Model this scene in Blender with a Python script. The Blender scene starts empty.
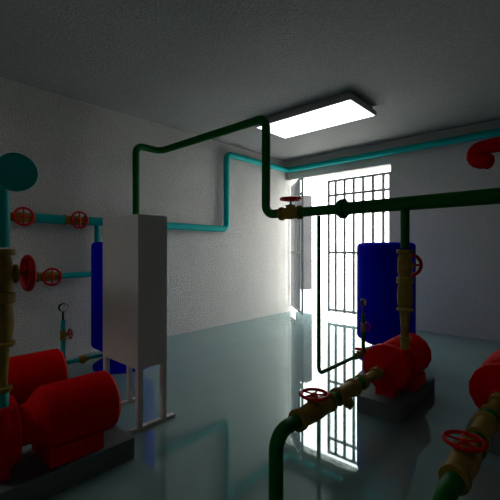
import bpy, bmesh, math
from mathutils import Vector, Matrix
PI = math.pi
scene = bpy.context.scene
COL = scene.collection

# ------------------------------------------------------------------ materials
def new_mat(name):
    m = bpy.data.materials.new(name); m.use_nodes = True
    nt = m.node_tree
    return m, nt, nt.nodes['Principled BSDF']

def paint(name, col, rough=0.45, metal=0.0, spec=0.5, vary=0.12, bump=0.0, scale=30.0):
    m, nt, b = new_mat(name)
    tc = nt.nodes.new('ShaderNodeTexCoord')
    no = nt.nodes.new('ShaderNodeTexNoise'); no.inputs['Scale'].default_value = scale
    no.inputs['Detail'].default_value = 3
    nt.links.new(tc.outputs['Object'], no.inputs['Vector'])
    r = nt.nodes.new('ShaderNodeValToRGB')
    r.color_ramp.elements[0].position = 0.3; r.color_ramp.elements[1].position = 0.7
    lo = [c * (1 - vary) for c in col] + [1]; hi = [min(1, c * (1 + vary)) for c in col] + [1]
    r.color_ramp.elements[0].color = lo; r.color_ramp.elements[1].color = hi
    nt.links.new(no.outputs['Fac'], r.inputs['Fac'])
    nt.links.new(r.outputs['Color'], b.inputs['Base Color'])
    b.inputs['Roughness'].default_value = rough
    b.inputs['Metallic'].default_value = metal
    b.inputs['Specular IOR Level'].default_value = spec
    if bump:
        bp = nt.nodes.new('ShaderNodeBump'); bp.inputs['Strength'].default_value = bump
        bp.inputs['Distance'].default_value = 0.01
        nt.links.new(no.outputs['Fac'], bp.inputs['Height'])
        nt.links.new(bp.outputs['Normal'], b.inputs['Normal'])
    return m

M = {}
M['red'] = paint('red_paint', (0.56, 0.0, 0.0), 0.6, spec=0.05)
M['wheel_red'] = paint('handwheel_red', (0.50, 0.0, 0.004), 0.5, spec=0.1)
M['cyan'] = paint('cyan_paint', (0.0, 0.36, 0.34), 0.55, spec=0.15, vary=0.05)
M['green'] = paint('green_paint', (0.002, 0.10, 0.012), 0.6, spec=0.1)
M['bronze'] = paint('bronze', (0.23, 0.145, 0.025), 0.6, metal=0.0, spec=0.1)
M['blue'] = paint('blue_paint', (0.0, 0.0, 0.65), 0.6, spec=0.04, vary=0.05)
M['cabinet'] = paint('cabinet_paint', (0.60, 0.57, 0.56), 0.6, spec=0.25, vary=0.03)
M['plinth'] = paint('plinth_concrete', (0.115, 0.135, 0.137), 0.8, spec=0.2, bump=0.15, scale=60)
M['black'] = paint('black_metal', (0.008, 0.008, 0.008), 0.5, spec=0.3)
M['gauge_face'] = paint('gauge_face', (0.8, 0.8, 0.8), 0.4, vary=0.02)
M['bars'] = paint('gate_steel', (0.42, 0.425, 0.43), 0.5, spec=0.2)
M['fixture'] = paint('fixture_grey', (0.42, 0.42, 0.43), 0.6, spec=0.2, vary=0.03)
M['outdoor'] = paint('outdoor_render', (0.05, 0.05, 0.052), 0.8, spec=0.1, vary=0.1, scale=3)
M['outground'] = paint('outdoor_paving', (0.8, 0.8, 0.8), 0.8, spec=0.2, vary=0.02)

def plaster(name, col, bump, scale):
    m, nt, b = new_mat(name)
    tc = nt.nodes.new('ShaderNodeTexCoord')
    n1 = nt.nodes.new('ShaderNodeTexNoise'); n1.inputs['Scale'].default_value = scale
    n1.inputs['Detail'].default_value = 4
    n2 = nt.nodes.new('ShaderNodeTexNoise'); n2.inputs['Scale'].default_value = 1.2
    n2.inputs['Detail'].default_value = 5
    for n in (n1, n2): nt.links.new(tc.outputs['Object'], n.inputs['Vector'])
    r = nt.nodes.new('ShaderNodeValToRGB')
    r.color_ramp.elements[0].position = 0.3; r.color_ramp.elements[1].position = 0.7
    r.color_ramp.elements[0].color = [c * 0.94 for c in col] + [1]
    r.color_ramp.elements[1].color = [c * 1.04 for c in col] + [1]
    nt.links.new(n2.outputs['Fac'], r.inputs['Fac'])
    r2 = nt.nodes.new('ShaderNodeValToRGB')
    r2.color_ramp.elements[0].position = 0.35; r2.color_ramp.elements[1].position = 0.65
    r2.color_ramp.elements[0].color = (.78, .78, .78, 1); r2.color_ramp.elements[1].color = (1, 1, 1, 1)
    nt.links.new(n1.outputs['Fac'], r2.inputs['Fac'])
    mx = nt.nodes.new('ShaderNodeMix'); mx.data_type = 'RGBA'; mx.blend_type = 'MULTIPLY'; mx.inputs[0].default_value = 1.0
    nt.links.new(r.outputs['Color'], mx.inputs[6]); nt.links.new(r2.outputs['Color'], mx.inputs[7])
    nt.links.new(mx.outputs[2], b.inputs['Base Color'])
    b.inputs['Roughness'].default_value = 0.85
    b.inputs['Specular IOR Level'].default_value = 0.2
    bp = nt.nodes.new('ShaderNodeBump'); bp.inputs['Strength'].default_value = bump
    bp.inputs['Distance'].default_value = 0.03
    nt.links.new(n1.outputs['Fac'], bp.inputs['Height'])
    nt.links.new(bp.outputs['Normal'], b.inputs['Normal'])
    return m
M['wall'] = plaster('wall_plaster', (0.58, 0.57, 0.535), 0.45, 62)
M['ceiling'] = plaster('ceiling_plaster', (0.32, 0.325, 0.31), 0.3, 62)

def floor_mat():
    m, nt, b = new_mat('polished_floor')
    tc = nt.nodes.new('ShaderNodeTexCoord')
    n = nt.nodes.new('ShaderNodeTexNoise'); n.inputs['Scale'].default_value = 2.0; n.inputs['Detail'].default_value = 5
    nt.links.new(tc.outputs['Object'], n.inputs['Vector'])
    r = nt.nodes.new('ShaderNodeValToRGB')
    r.color_ramp.elements[0].position = 0.3; r.color_ramp.elements[1].position = 0.7
    r.color_ramp.elements[0].color = (0.15, 0.245, 0.24, 1)
    r.color_ramp.elements[1].color = (0.165, 0.27, 0.265, 1)
    nt.links.new(n.outputs['Fac'], r.inputs['Fac'])
    nt.links.new(r.outputs['Color'], b.inputs['Base Color'])
    b.inputs['Roughness'].default_value = 0.022
    b.inputs['IOR'].default_value = 2.1
    b.inputs['Specular IOR Level'].default_value = 0.6
    b.inputs['Specular Tint'].default_value = (0.74, 1.0, 0.98, 1)
    return m
M['floor'] = floor_mat()

def emis(name, col, s):
    m, nt, b = new_mat(name)
    b.inputs['Base Color'].default_value = (*col, 1)
    b.inputs['Emission Color'].default_value = (*col, 1)
    b.inputs['Emission Strength'].default_value = s
    return m
M['diffuser'] = emis('lit_diffuser', (1, 1, 1), 2.2)
M['diffuser_dim'] = emis('lit_diffuser_rear', (1, 0.97, 0.93), 3.5)

# ------------------------------------------------------------------ helpers
def obj(name, bm, mat, parent=None, smooth=True, angle=38):
    me = bpy.data.meshes.new(name)
    bmesh.ops.recalc_face_normals(bm, faces=bm.faces[:])
    if smooth:
        for f in bm.faces: f.smooth = True
        for e in bm.edges:
            if len(e.link_faces) == 2 and e.calc_face_angle(0) > math.radians(angle): e.smooth = False
    bm.to_mesh(me); bm.free()
    me.materials.append(mat)
    o = bpy.data.objects.new(name, me); COL.objects.link(o)
    if parent: o.parent = parent
    return o

def tag(o, label, cat, group=None):
    o['label'] = label; o['category'] = cat
    if group: o['group'] = group
    return o

def thing(name, label, cat, loc=(0, 0, 0), rot=None, group=None):
    o = bpy.data.objects.new(name, None); COL.objects.link(o)
    o.empty_display_size = 0.05
    mt = Matrix.Translation(Vector(loc))
    if rot is not None: mt = mt @ rot.to_4x4()
    o.matrix_world = mt
    return tag(o, label, cat, group)

def struct(name, bm, mat):
    o = obj(name, bm, mat, smooth=False); o['kind'] = 'structure'; return o

def frame(xa, za):
    x = Vector(xa).normalized(); z = Vector(za).normalized(); y = z.cross(x)
    return Matrix((x, y, z)).transposed()

def box(bm, lo, hi, bev=0.0):
    r = bmesh.ops.create_cube(bm, size=1)
    lo, hi = Vector(lo), Vector(hi)
    for v in r['verts']:
        v.co = Vector(((v.co.x + .5) * (hi.x - lo.x) + lo.x, (v.co.y + .5) * (hi.y - lo.y) + lo.y, (v.co.z + .5) * (hi.z - lo.z) + lo.z))
    if bev:
        es = list({e for v in r['verts'] for e in v.link_edges})
        bmesh.ops.bevel(bm, geom=es, offset=bev, segments=2, affect='EDGES', profile=0.7)
    return bm

def basis(d):
    d = Vector(d).normalized()
    a = Vector((0, 0, 1)) if abs(d.z) < 0.9 else Vector((1, 0, 0))
    u = d.cross(a).normalized(); v = d.cross(u).normalized()
    return u, v

def lathe(bm, origin, axis, prof, segs=24, phase=0.0):
    """profile of (distance along axis, radius), closed with caps"""
    origin = Vector(origin); d = Vector(axis).normalized(); u, v = basis(d)
    rings = []
    for t, r in prof:
        c = origin + d * t
        rings.append([bm.verts.new(c + (u * math.cos(2 * PI * i / segs + phase) + v * math.sin(2 * PI * i / segs + phase)) * max(r, 1e-4)) for i in range(segs)])
    for a, b in zip(rings, rings[1:]):
        for i in range(segs):
            bm.faces.new((a[i], a[(i + 1) % segs], b[(i + 1) % segs], b[i]))
    bm.faces.new(rings[0]); bm.faces.new(rings[-1][::-1])
    return bm

def fillet(pts, rad, n=8):
    pts = [Vector(p) for p in pts]; out = [pts[0]]
    for a, b, c in zip(pts, pts[1:], pts[2:]):
        d1 = (a - b).normalized(); d2 = (c - b).normalized()
        ang = d1.angle(d2); t = rad / math.tan(ang / 2)
        t = min(t, (a - b).length * 0.499, (c - b).length * 0.499); rr = t * math.tan(ang / 2)
        p1 = b + d1 * t; bis = (d1 + d2).normalized(); cen = b + bis * (rr / math.sin(ang / 2))
        w1 = (p1 - cen); w2 = (b + d2 * t) - cen
        tot = w1.angle(w2); ax = w1.cross(w2).normalized()
        for k in range(n + 1):
            out.append(cen + Matrix.Rotation(tot * k / n, 3, ax) @ w1)
    out.append(pts[-1])
    return out

def tube(bm, pts, r, segs=18, caps=True):
    pts = [Vector(p) for p in pts]
    tans = []
    for i in range(len(pts)):
        a = pts[max(i - 1, 0)]; b = pts[min(i + 1, len(pts) - 1)]
        tans.append((b - a).normalized())
    u, v = basis(tans[0]); rings = []
    for i, p in enumerate(pts):
        if i:
            q = tans[i - 1].rotation_difference(tans[i]); u = q @ u
        u = (u - tans[i] * u.dot(tans[i])).normalized(); v = tans[i].cross(u)
        rr = r[i] if isinstance(r, (list, tuple)) else r
        rings.append([bm.verts.new(p + (u * math.cos(2 * PI * k / segs) + v * math.sin(2 * PI * k / segs)) * rr) for k in range(segs)])
    for a, b in zip(rings, rings[1:]):
        for i in range(segs): bm.faces.new((a[i], a[(i + 1) % segs], b[(i + 1) % segs], b[i]))
    if caps: bm.faces.new(rings[0]); bm.faces.new(rings[-1][::-1])
    return bm

def torus(bm, c, axis, R, r, segs=28, ms=10, flat=1.0):
    c = Vector(c); d = Vector(axis).normalized(); u, v = basis(d); rings = []
    for i in range(segs):
        a = 2 * PI * i / segs; rad = u * math.cos(a) + v * math.sin(a)
        rings.append([bm.verts.new(c + rad * (R + r * math.cos(2 * PI * k / ms)) + d * r * flat * math.sin(2 * PI * k / ms)) for k in range(ms)])
    for i in range(segs):
        a, b = rings[i], rings[(i + 1) % segs]
        for k in range(ms): bm.faces.new((a[k], a[(k + 1) % ms], b[(k + 1) % ms], b[k]))
    return bm

def dup(root, loc, label, group=None, rot=None):
    r = root.copy(); COL.objects.link(r); r['label'] = label
    if group: r['group'] = group
    mt = Matrix.Translation(Vector(loc)) @ (rot.to_4x4() if rot is not None else root.matrix_world.to_3x3().to_4x4())
    r.matrix_world = mt
    for ch in list(root.children):
        c = ch.copy(); COL.objects.link(c); c.parent = r
        for g in ch.children:
            d = g.copy(); COL.objects.link(d); d.parent = c
    return r

def pipe(name, pts, r, mat, label, rad=0.07, group=None, cat='pipe', segs=18):
    bm = bmesh.new(); base = Vector(pts[0])
    path = fillet([Vector(p) - base for p in pts], rad) if len(pts) > 2 else [Vector(p) - base for p in pts]
    tube(bm, path, r, segs)
    o = obj(name, bm, mat); o.location = base
    return tag(o, label, cat, group)

# ------------------------------------------------------------------ setting
XL, XR, YB, YF, H = -4.10, 1.70, 5.53, -2.40, 2.80
XD, ZD, T = -2.150, 2.455, 0.16            # right jamb and head of the doorway
struct('floor', box(bmesh.new(), (XL - T, YF - T, -0.12), (XR + T, YB + T, 0)), M['floor'])
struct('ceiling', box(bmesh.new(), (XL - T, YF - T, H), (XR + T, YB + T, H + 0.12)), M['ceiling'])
struct('wall_left', box(bmesh.new(), (XL - T, YF - T, 0), (XL, YB + T, H)), M['wall'])
bm = bmesh.new()
prof = [(XL, ZD), (XL, H), (XR, H), (XR, 0), (XD, 0), (XD, ZD)]
va = [bm.verts.new((x, YB, z)) for x, z in prof]; vb = [bm.verts.new((x, YB + T, z)) for x, z in prof]
bm.faces.new(va); bm.faces.new(vb[::-1])
for i in range(6): bm.faces.new((va[i], va[(i + 1) % 6], vb[(i + 1) % 6], vb[i]))
struct('wall_back', bm, M['wall'])
struct('wall_right', box(bmesh.new(), (XR, YF - T, 0), (XR + T, YB, H)), M['wall'])
struct('wall_front', box(bmesh.new(), (XL, YF - T, 0), (XR, YF, H)), M['wall'])
struct('ground', box(bmesh.new(), (-30, YB + T, -0.15), (20, 40, -0.02)), M['outground'])
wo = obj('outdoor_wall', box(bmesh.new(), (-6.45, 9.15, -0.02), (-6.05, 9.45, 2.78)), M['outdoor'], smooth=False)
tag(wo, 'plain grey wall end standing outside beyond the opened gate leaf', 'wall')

# ------------------------------------------------------------------ ceiling lights
def light(loc, sx, sy, label, dm):
    t = thing('ceiling_light', label, 'ceiling light', loc)
    h = 0.097
    bm = bmesh.new(); box(bm, (-sx/2 + .03, -sy/2 + .03, -h + .05), (sx/2 - .03, sy/2 - .03, 0)); box(bm, (-sx/2, -sy/2, -h + .0455), (sx/2, sy/2, -h + .05)); obj('housing', bm, M['fixture'], t, False)
    bm = bmesh.new()
    w = 0.012
    for a, b in (((-sx/2, -sy/2), (sx/2, -sy/2 + w)), ((-sx/2, sy/2 - w), (sx/2, sy/2)), ((-sx/2, -sy/2 + w), (-sx/2 + w, sy/2 - w)), ((sx/2 - w, -sy/2 + w), (sx/2, sy/2 - w))):
        box(bm, (a[0], a[1], -h), (b[0], b[1], -h + .045))
    obj('frame', bm, M['fixture'], t, False)
    bm = bmesh.new(); box(bm, (-sx/2 + w, -sy/2 + w, -h + .002), (sx/2 - w, sy/2 - w, -h + .012)); obj('diffuser', bm, dm, t, False)
    return t
light((-2.42, 3.80, H), 1.31, 0.63, 'lit white rectangular ceiling light in grey frame near the barred doorway', M['diffuser'])
light((-2.42, -0.90, H), 1.31, 0.63, 'dimmer rectangular ceiling light at the end away from the doorway', M['diffuser_dim'])

# ------------------------------------------------------------------ barred gate leaves
def gate(loc, ang, L, b, label, first):
    """local +X runs from the hinge along the leaf"""
    t = thing('barred_gate', label, 'gate', loc, Matrix.Rotation(ang, 3, 'Z'), 'gate leaves in the doorway')
    z0, z1 = 0.126, 2.358
    for x in (0.0, L):
        obj('stile', box(bmesh.new(), (x - b, -b, z0 - .03), (x + b, b, z1)), M['bars'], t, False)
    for z in (z0, 1.110, 2.090, z1 - b):
        obj('rail', box(bmesh.new(), (b, -.015, z - b * .95), (L - b, .015, z + b * .95)), M['bars'], t, False)
    k = 1; x = first
    while x < L - 0.08:
        obj('bar', box(bmesh.new(), (x - b, -.0165, z0 - .03), (x + b, .0165, z1 - .002)), M['bars'], t, False)
        x += 0.165
    for z in (0.4, 2.0):
        bm = bmesh.new(); lathe(bm, (-.022, 0, z), (0, 0, 1), [(0, .01), (.09, .01)], 10); obj('hinge', bm, M['bars'], t)
    return t
gate((-2.185, 5.62, 0), PI, 1.07, .0205, 'closed steel bar gate leaf filling the right side of the bright doorway', 0.112)
gate((-4.055, 5.635, 0), math.atan2(-.64, .68), 0.90, .0165, 'steel bar gate leaf swung open into the room at the corner', 0.165)

# ------------------------------------------------------------------ valves
def handwheel(parent, h, R, r, mat, nsp=4, name='handwheel', flat=1.0):
    bm = bmesh.new(); torus(bm, (0, 0, h), (0, 0, 1), R, r, flat=flat)
    w = obj(name, bm, mat, parent)
    bm = bmesh.new(); lathe(bm, (0, 0, h - r * .9), (0, 0, 1), [(0, r * 1.1), (r * .3, r * 1.7), (r * 1.6, r * 1.7), (r * 2.0, r * 1.0)], 14); obj('hub', bm, mat, w)
    for i in range(nsp):
        a = 2 * PI * i / nsp + PI / 2
        d = Vector((math.cos(a), math.sin(a), 0))
        bm = bmesh.new(); tube(bm, [Vector((0, 0, h)) + d * r * 1.3, Vector((0, 0, h)) + d * (R - r * .4)], r * .62, 8)
        obj('spoke', bm, mat, w)
    return w

def gate_valve(loc, pax, wax, half, rb, rf, h, R, rr, label, group=None, name='gate_valve', nsp=4, cat='valve', flat=1.0, bonnet=True):
    t = thing(name, label, cat, loc, frame(pax, wax), group)
    bm = bmesh.new(); L = 2 * half; f = min(.028, half * .25)
    lathe(bm, (-half, 0, 0), (1, 0, 0), [(0, rf * .97), (.003, rf), (f - .003, rf), (f, rf * .97), (f + .001, rb * .82), (L * .3, rb), (L * .5, rb * 1.06), (L * .7, rb),
          (L - f - .001, rb * .82), (L - f, rf * .97), (L - f + .003, rf), (L - .003, rf), (L, rf * .97)], 24)
    obj('body', bm, M['bronze'], t)
    top = rb * 1.5
    bm = bmesh.new(); lathe(bm, (0, 0, rb * .8), (0, 0, 1), [(0, rb * .78), (rb * .32, rb * .74), (rb * .34, rb * .9), (rb * .5, rb * .9), (rb * .52, rb * .55), (rb * .7, rb * .3)], 18)
    obj('bonnet', bm, M['bronze'], t)
    bm = bmesh.new(); lathe(bm, (0, 0, top * .9), (0, 0, 1), [(0, rr * .75), (h - top * .9 + rr * 1.2, rr * .75)], 10)
    obj('stem', bm, M['bronze'], t)
    handwheel(t, h, R, rr, M['wheel_red'], nsp, flat=flat)
    return t

# ------------------------------------------------------------------ cyan system on the left wall
ZU, ZLO, XP, RP = 1.472, 0.886, -4.03, 0.047
HX0 = -1.645; SX, SY = -1.885, 0.455
def vrange(y): return (y - 0.12, y + 0.12)
# header with flat end cap
t = thing('pipe_header', 'thick dark cyan header pipe with round end facing the room at left', 'pipe', (HX0 - .010, SY, ZU - .009))
bm = bmesh.new(); lathe(bm, (0, 0, 0), (-1, 0, 0), [(.0, .050), (2.25, .049)], 30); obj('header_tube', bm, M['cyan'], t)
bm = bmesh.new(); lathe(bm, (0, 0, 0), (1, 0, 0), [(-.030, .072), (-.027, .0755), (.0, .0755), (.003, .0735)], 30); obj('end_cap', bm, M['cyan'], t)
pipe('wall_pipe', [(-3.897, SY, ZU), (XP, SY, ZU), (XP, 1.015, ZU)], RP, M['cyan'], 'cyan wall pipe left of the first upper wheel valve, joining the header')
pipe('wall_pipe', [(XP, 1.255, ZU), (XP, 1.535, ZU)], RP, M['cyan'], 'short cyan wall pipe between the two upper red wheel valves')
pipe('wall_pipe', [(XP, 1.775, ZU), (XP, 3.907, ZU), (XP, 3.907, 2.62), (XP, 5.455, 2.62), (XR - .01, 5.455, 2.62)], RP, M['cyan'],
     'long cyan pipe running behind the cabinet, stepping up and along under the ceiling', 0.085)
gv = gate_valve((XP, 1.135, ZU), (0, 1, 0), (1, 0, 0), .12, .047, .054, .105, .082, .0105, 'upper wall valve with red handwheel, first beside the thick vertical cyan pipe', 'red wheel valves on the left wall')
dup(gv, (XP, 1.655, ZU), 'upper wall valve with red handwheel, nearer to the grey cabinet', 'red wheel valves on the left wall')
dup(gv, (XP, 1.385, ZLO), 'lower wall valve with red handwheel on the thin cyan pipe', 'red wheel valves on the left wall')
pipe('connecting_pipe', [(XP, 1.892, ZU - .046), (XP, 1.892, ZLO), (XP, 1.507, ZLO)], .030, M['cyan'], 'thin cyan pipe dropping behind the blue tank beside the grey cabinet', .04)
pipe('wall_pipe', [(XP, 1.263, ZLO), (XP, .60, ZLO), (XL + .002, .60, ZLO)], .030, M['cyan'], 'thin cyan lower wall pipe left of the lower wheel valve', .04)

# ------------------------------------------------------------------ discharge stacks
def stack(x, y, mat, z_top, who, rp):
    lab = lambda s: s + ' ' + who
    t = thing('flexible_connector', lab('tapered bronze connector above the pump outlet,'), 'pipe fitting', (x, y, .535), group='pump discharge connectors')
    bm = bmesh.new(); lathe(bm, (0, 0, 0), (0, 0, 1), [(0, .040), (.004, .044), (.018, .044), (.022, .040)], 22); obj('flange', bm, M['bronze'], t)
    bm = bmesh.new(); lathe(bm, (0, 0, .022), (0, 0, 1), [(0, .028), (.03, .026), (.14, .033), (.173, .034)], 22); obj('sleeve', bm, M['bronze'], t)
    t = thing('check_valve', lab('bulging bronze check valve under the wheel valve,'), 'valve', (x, y, .732), group='check valves on the pump outlets')
    bm = bmesh.new(); lathe(bm, (0, 0, 0), (0, 0, 1), [(0, .052), (.003, .056), (.019, .056), (.022, .052), (.023, .042), (.05, .047), (.105, .052), (.16, .047), (.188, .042), (.189, .052), (.192, .056), (.208, .056), (.211, .052)], 24)
    obj('body', bm, M['bronze'], t)
    gate_valve((x, y, 1.048), (0, 0, 1), (0, 1, 0), .110, .047, .056, .106, .073, .0125, lab('bronze wheel valve on the upright pipe'), 'wheel valves on the pump outlets', flat=1.1)
    bm_p = pipe('riser_pipe', [(x, y, 1.165), (x, y, z_top)], rp, mat, lab('upright pipe above the wheel valve'))
    return bm_p
stack(SX, SY, M['cyan'], ZU - .062, 'at the left frontmost pump', .036)
stack(-.912, 2.60, M['green'], 1.475 - .045, 'at the pump by the right blue tank', .030)

# ------------------------------------------------------------------ pumps
def pump(x0, dy, label, outlet, x_out=.12):
    Y = lambda y: y + dy
    t = thing('water_pump', label, 'pump', (x0, Y(2.60), .113))
    zc = .312 - .113
    yl = lambda y: y - 2.60
    S = 14
    bm = bmesh.new()
    lathe(bm, (0, yl(2.475), zc), (0, 1, 0), [(0, .042), (.02, .042), (.022, .034), (.05, .040), (.075, .085), (.095, .150), (.11, .165), (.185, .165), (.202, .155), (.21, .095)], S, .2)
    cas = obj('pump_casing', bm, M['red'], t, angle=30)
    bm = bmesh.new(); lathe(bm, (x_out, 0, zc + .02), (0, 0, 1), [(0, .044), (.07, .036), (.115, .032), (.117, .045), (.138, .045)], 16); obj('outlet_nozzle', bm, M['red'], cas)
    box_ = box(bmesh.new(), (-.07, yl(2.585), 0), (.07, yl(2.655), zc - .12), .006); obj('casing_foot', box_, M['red'], t, angle=30)
    bm = bmesh.new(); lathe(bm, (0, yl(2.688), zc), (0, 1, 0), [(0, .094), (.052, .096), (.065, .105), (.108, .150), (.127, .155)], S, .2); obj('coupling_housing', bm, M['red'], t, angle=30)
    bm = bmesh.new(); lathe(bm, (0, yl(2.815), zc), (0, 1, 0), [(0, .155), (.012, .160), (.318, .160), (.333, .150), (.343, .105)], S, .2)
    mot = obj('motor', bm, M['red'], t, angle=30)
    bm = bmesh.new(); lathe(bm, (0, yl(3.158), zc), (0, 1, 0), [(0, .10), (.006, .095)], S, .2); obj('fan_grille', bm, M['red'], mot)
    obj('motor_foot', box(bmesh.new(), (-.135, yl(2.80), 0), (.135, yl(3.06), zc - .11), .006), M['red'], t, angle=30)
    # concrete plinth is its own thing under the pump
    pl = obj('concrete_plinth', box(bmesh.new(), (-.155, -.38, 0), (.155, .38, .111), .005), M['plinth'], smooth=False)
    pl.location = (x0, Y(2.847), 0.001)
    tag(pl, outlet, 'plinth', 'dark concrete plinths under the pumps')
    return t
pump(-2.0, -2.147, 'large red pump and motor in the left foreground, frontmost of the left pair', 'dark concrete plinth under the frontmost left red pump')
pump(-2.70, -2.147, 'red pump and motor at left, behind the frontmost left pump', 'dark concrete plinth under the rear left red pump')
pump(-1.05, 0, 'red pump and motor standing in front of the right blue tank', 'dark concrete plinth under the pump before the right blue tank', .138)
pump(-.36, 0, 'red pump cut off by the right edge of the view', 'dark concrete plinth under the pump at the far right edge')
# short tube from pump outlet to the connector
for x, y, m, l in ((SX, SY, M['cyan'], 'short cyan outlet tube rising from the frontmost left pump'), (-.912, 2.60, M['bronze'], 'short bronze outlet tube rising from the pump by the blue tank')):
    pipe('outlet_tube', [(x, y, .470), (x, y, .534)], .031, m, l)

# ------------------------------------------------------------------ suction lines
def suction(x, who):
    z = .307
    pipe('suction_pipe', [(x, 1.336, .001), (x, 1.336, z), (x, 1.500, z)], .0345, M['green'], 'green suction pipe rising from the floor and bending over ' + who, .15, 'green suction pipes')
    gate_valve((x, 1.662, z), (0, 1, 0), (0, 0, 1), .160, .050, .054, .085, .072, .0085, 'bronze valve with flat red handwheel on the line ' + who, 'wheel valves on the suction lines', nsp=5)
    pipe('pipe_spool', [(x, 1.824, z), (x, 1.898, z)], .036, M['green'], 'short green pipe piece between the wheel valve and strainer ' + who, group='green spools before the strainers')
    t = thing('strainer', 'bronze strainer with downward stub on the line ' + who, 'strainer', (x, 1.90, z), group='strainers on the suction lines')
    bm = bmesh.new(); lathe(bm, (0, 0, 0), (0, 1, 0), [(0, .048), (.003, .052), (.02, .052), (.023, .048), (.03, .040), (.10, .046), (.18, .044), (.19, .052), (.194, .055), (.211, .055), (.214, .05)], 22); obj('body', bm, M['bronze'], t)
    bm = bmesh.new(); lathe(bm, (0, .115, -.01), (0, .45, -1), [(0, .028), (.070, .026), (.072, .031), (.088, .031), (.090, .014), (.118, .012)], 16); obj('drain_leg', bm, M['bronze'], t)
    pipe('pipe_spool', [(x, 2.116, z), (x, 2.205, z)], .041, M['green'], 'short green pipe piece between the strainer and reducer ' + who, group='green spools after the strainers')
    bm = bmesh.new(); lathe(bm, (0, 0, 0), (0, 1, 0), [(0, .046), (.003, .050), (.03, .050), (.05, .042), (.10, .030), (.20, .027), (.202, .042), (.264, .042)], 20)
    o = obj('pipe_reducer', bm, M['bronze']); o.location = (x, 2.207, z + .002)
    tag(o, 'bronze reducer joining the suction line to the pump ' + who, 'pipe fitting', 'suction reducers')
suction(-1.05, 'at the middle of the view')
suction(-.352, 'at the lower right corner')

# ------------------------------------------------------------------ green header
ZH, YH = 1.475, 2.60
pipe('green_pipe', [(-3.85, 2.27, .002), (-3.85, 2.27, 2.37), (-3.85, YH, 2.37), (-2.16, YH, 2.37), (-2.16, YH, ZH + .005), (-1.992, YH, ZH + .005)], .040, M['green'],
     'dark green pipe rising behind the cabinet, crossing the room and dropping to the valve', .09)
gate_valve((-1.882, YH, ZH), (1, 0, 0), (0, 0, 1), .108, .052, .060, .122, .084, .012, 'bronze valve with red handwheel on the high green pipe before the doorway', nsp=4)
pipe('green_header', [(-1.772, YH, ZH), (-1.428, YH, ZH)], .041, M['green'], 'dark green header pipe between the wheel valve and the round coupling')
bm = bmesh.new(); lathe(bm, (0, 0, 0), (1, 0, 0), [(0, .050), (.018, .052), (.020, .072), (.026, .077), (.060, .077), (.066, .072), (.068, .056), (.09, .054)], 26)
o = obj('pipe_coupling', bm, M['green']); o.location = (-1.427, YH, ZH); tag(o, 'round dark green coupling on the high green header pipe', 'pipe fitting')
pipe('green_header', [(-1.336, YH, ZH), (XR - .002, YH, ZH)], .0485, M['green'], 'thick dark green header pipe running off to the right edge')

# ------------------------------------------------------------------ tanks
def tank(x, y, label):
    t = thing('pressure_tank', label, 'water tank', (x, y, 0), group='blue pressure tanks')
    R = .298
    prof = [(0, .10), (.004, .21), (.056, .290), (.068, R)]
    n = 6; rt = .045; top = 1.232 - .160
    for k in range(n + 1):
        a = PI / 2 * k / n; prof.append((top - rt + rt * math.sin(a), R - rt + rt * math.cos(a)))
    prof.append((top + .004, R * .6)); prof.append((top + .008, .02))
    bm = bmesh.new(); lathe(bm, (0, 0, .160), (0, 0, 1), prof, 36); obj('tank_body', bm, M['blue'], t, angle=30)
    bm = bmesh.new(); lathe(bm, (0, 0, .001), (0, 0, 1), [(0, .285), (.02, .285), (.105, .15), (.115, .10), (.158, .10)], 30); obj('base_stand', bm, M['blue'], t, angle=25)
    return t
tank(-3.432, 1.880, 'tall blue pressure tank mostly hidden behind the grey cabinet')
tank(-1.574, 3.905, 'tall blue pressure tank standing before the barred doorway, behind the red pump')

def gauge_line(x, y, mat, who, pz, ytank):
    zt = pz
    # small bronze fitting, riser, valve, stem and gauge
    bm = bmesh.new(); lathe(bm, (0, 0, -.024), (0, 0, 1), [(0, .022), (.048, .022)], 14); lathe(bm, (0, -.03, 0), (0, 1, 0), [(0, .022), (.06, .022)], 14)
    o = obj('pipe_tee', bm, mat); o.location = (x, y, zt); tag(o, 'small pipe tee at the foot of the gauge pipe ' + who, 'pipe fitting')
    pipe('gauge_pipe', [(x, y, zt + .025), (x, y, .352)], .019, mat, 'thin upright pipe under the small gauge valve ' + who)
    gate_valve((x, y, .395), (0, 0, 1), (0, 1, 0), .042, .024, .027, .062, .042, .006, 'small valve with little red handwheel below the gauge ' + who, name='gauge_valve', nsp=3)
    pipe('gauge_pipe', [(x, y, .438), (x, y, .525)], .018, mat, 'thin upright pipe between the small valve and the gauge ' + who)
    t = thing('pressure_gauge', 'small round black-rimmed pressure gauge on a thin stem ' + who, 'pressure gauge', (x, y, .526), group='pressure gauges')
    bm = bmesh.new(); lathe(bm, (0, 0, 0), (0, 0, 1), [(0, .010), (.075, .009)], 10); obj('stem', bm, M['black'], t)
    bm = bmesh.new(); lathe(bm, (-.018, 0, .115), (1, 0, 0), [(0, .034), (.004, .038), (.03, .038), (.036, .036)], 24); obj('case', bm, M['black'], t)
    bm = bmesh.new(); lathe(bm, (.0185, 0, .115), (1, 0, 0), [(0, .031), (.002, .031)], 24); fc = obj('dial', bm, M['gauge_face'], t)
    bm = bmesh.new(); box(bm, (.021, -.002, .113), (.0215, .002, .138)); obj('needle', bm, M['black'], fc)
gauge_line(-3.44, 1.305, M['cyan'], 'at the left tank', .140, 1.6)
gauge_line(-1.60, 3.420, M['green'], 'at the right tank', .142, 3.6)
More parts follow.
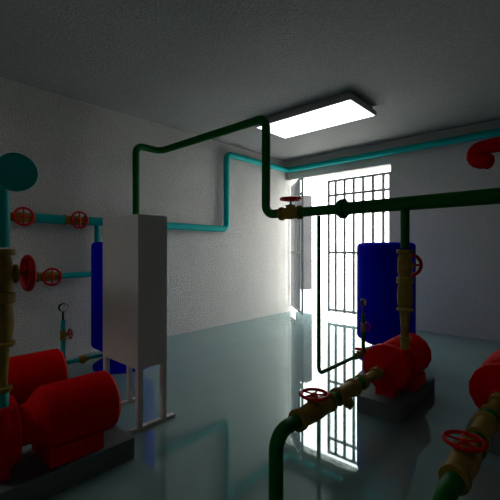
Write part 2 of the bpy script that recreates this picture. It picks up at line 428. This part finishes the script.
# feed pipes from headers to tanks
pipe('feed_pipe', [(-3.44, SY, ZU - .062), (-3.44, SY, .140), (-3.44, 1.274, .140)], .017, M['cyan'], 'thin cyan pipe dropping from the header and running behind the left pumps', .06)
pipe('feed_pipe', [(-1.60, YH, ZH - .043), (-1.60, YH, .142), (-1.60, 3.255, .142)], .0165, M['green'], 'thin dark green pipe dropping from the header before the doorway', .06)
gate_valve((-1.60, 3.32, .142), (0, 1, 0), (0, 0, 1), .062, .028, .032, .060, .034, .007, 'small valve with red handle on the low green pipe near the right tank', name='small_valve', nsp=3)
def ball(x, y0, y1, z, label, endlab, yt, mat):
    bm = bmesh.new(); L = y1 - y0
    lathe(bm, (0, 0, 0), (0, 1, 0), [(0, .024), (L * .15, .026), (L * .3, .036), (L * .5, .041), (L * .7, .036), (L * .85, .026), (L, .024)], 18)
    o = obj('ball_valve', bm, M['bronze']); o.location = (x, y0, z); tag(o, label, 'valve')
    pipe('feed_pipe', [(x, y1 + .001, z), (x, yt, z)], .017, mat, endlab)
ball(-3.44, 1.442, 1.522, .140, 'round bronze ball valve on the low cyan pipe by the left tank', 'thin cyan pipe entering the foot of the left blue tank', 1.774, M['cyan'])
pipe('feed_pipe', [(-3.44, 1.336, .140), (-3.44, 1.441, .140)], .017, M['cyan'], 'short low cyan pipe between the gauge tee and the ball valve')
ball(-1.60, 3.475, 3.575, .142, 'round bronze ball valve on the low green pipe by the right tank', 'thin green pipe entering the foot of the right blue tank', 3.798, M['green'])

# ------------------------------------------------------------------ control cabinet
t = thing('control_cabinet', 'tall plain grey metal cabinet raised on thin legs', 'cabinet', (-2.325, 1.3625, 0))
obj('body', box(bmesh.new(), (-.2375, -.1175, .393), (.2375, .1005, 1.382), .002), M['cabinet'], t, False)
for sx in (-1, 1):
    for sy in (-1, 1):
        cx, cy = sx * .219, (-.099 if sy < 0 else .083)
        obj('leg', box(bmesh.new(), (cx - .0165, cy - .0165, .022), (cx + .0165, cy + .0165, .3925)), M['cabinet'], t, False)
    obj('foot_rail', box(bmesh.new(), (sx * .219 - .018, -.165, .001), (sx * .219 + .018, .170, .0215)), M['cabinet'], t, False)

# ------------------------------------------------------------------ red bend at the upper right
Yr, Zr = 2.05, 1.617
t = thing('red_vent_pipe', 'red pipe end curling back on itself high at the right edge', 'pipe', (-.358, Yr, Zr))
bm = bmesh.new()
pts = [Vector((2.02, 0, .030)), Vector((.5, 0, .030)), Vector((.05, 0, .030)), Vector((.0, 0, .026))]
for k in range(2, 9):
    a = PI * k / 9
    pts.append(Vector((.01 - .045 * math.sin(a), 0, -.006 + .036 * math.cos(a))))
pts.append(Vector((.018, -.006, -.040)))
tube(bm, pts, .034, 18); obj('bend', bm, M['red'], t)
bm = bmesh.new(); torus(bm, (.026, -.008, -.044), (1, -.5, -.35), .026, .011, 22, 8); lathe(bm, (.021, -.006, -.042), (1, -.5, -.35), [(-.02, .026), (.004, .024)], 18); obj('nozzle_ring', bm, M['red'], t)

# ------------------------------------------------------------------ camera, world
cam = bpy.data.cameras.new('camera'); co = bpy.data.objects.new('camera', cam); COL.objects.link(co)
cam.sensor_width = 36; cam.lens = 36 * 367 / 500; cam.clip_start = 0.02
co.location = (0, 0, 1.154); co.rotation_euler = (PI / 2, 0, math.atan2(.672, .7405))
scene.camera = co
w = bpy.data.worlds.new('sky'); scene.world = w; w.use_nodes = True
bg = w.node_tree.nodes['Background']; bg.inputs['Color'].default_value = (1.0, 1.0, 0.975, 1); bg.inputs['Strength'].default_value = 6.5
vs = scene.view_settings; vs.view_transform = 'Standard'; vs.look = 'None'; vs.gamma = 1; vs.exposure = 0; vs.use_curve_mapping = False
scene.cycles.max_bounces = 10; scene.cycles.diffuse_bounces = 5
scene.cycles.use_denoising = True
scene.cycles.sample_clamp_indirect = 8
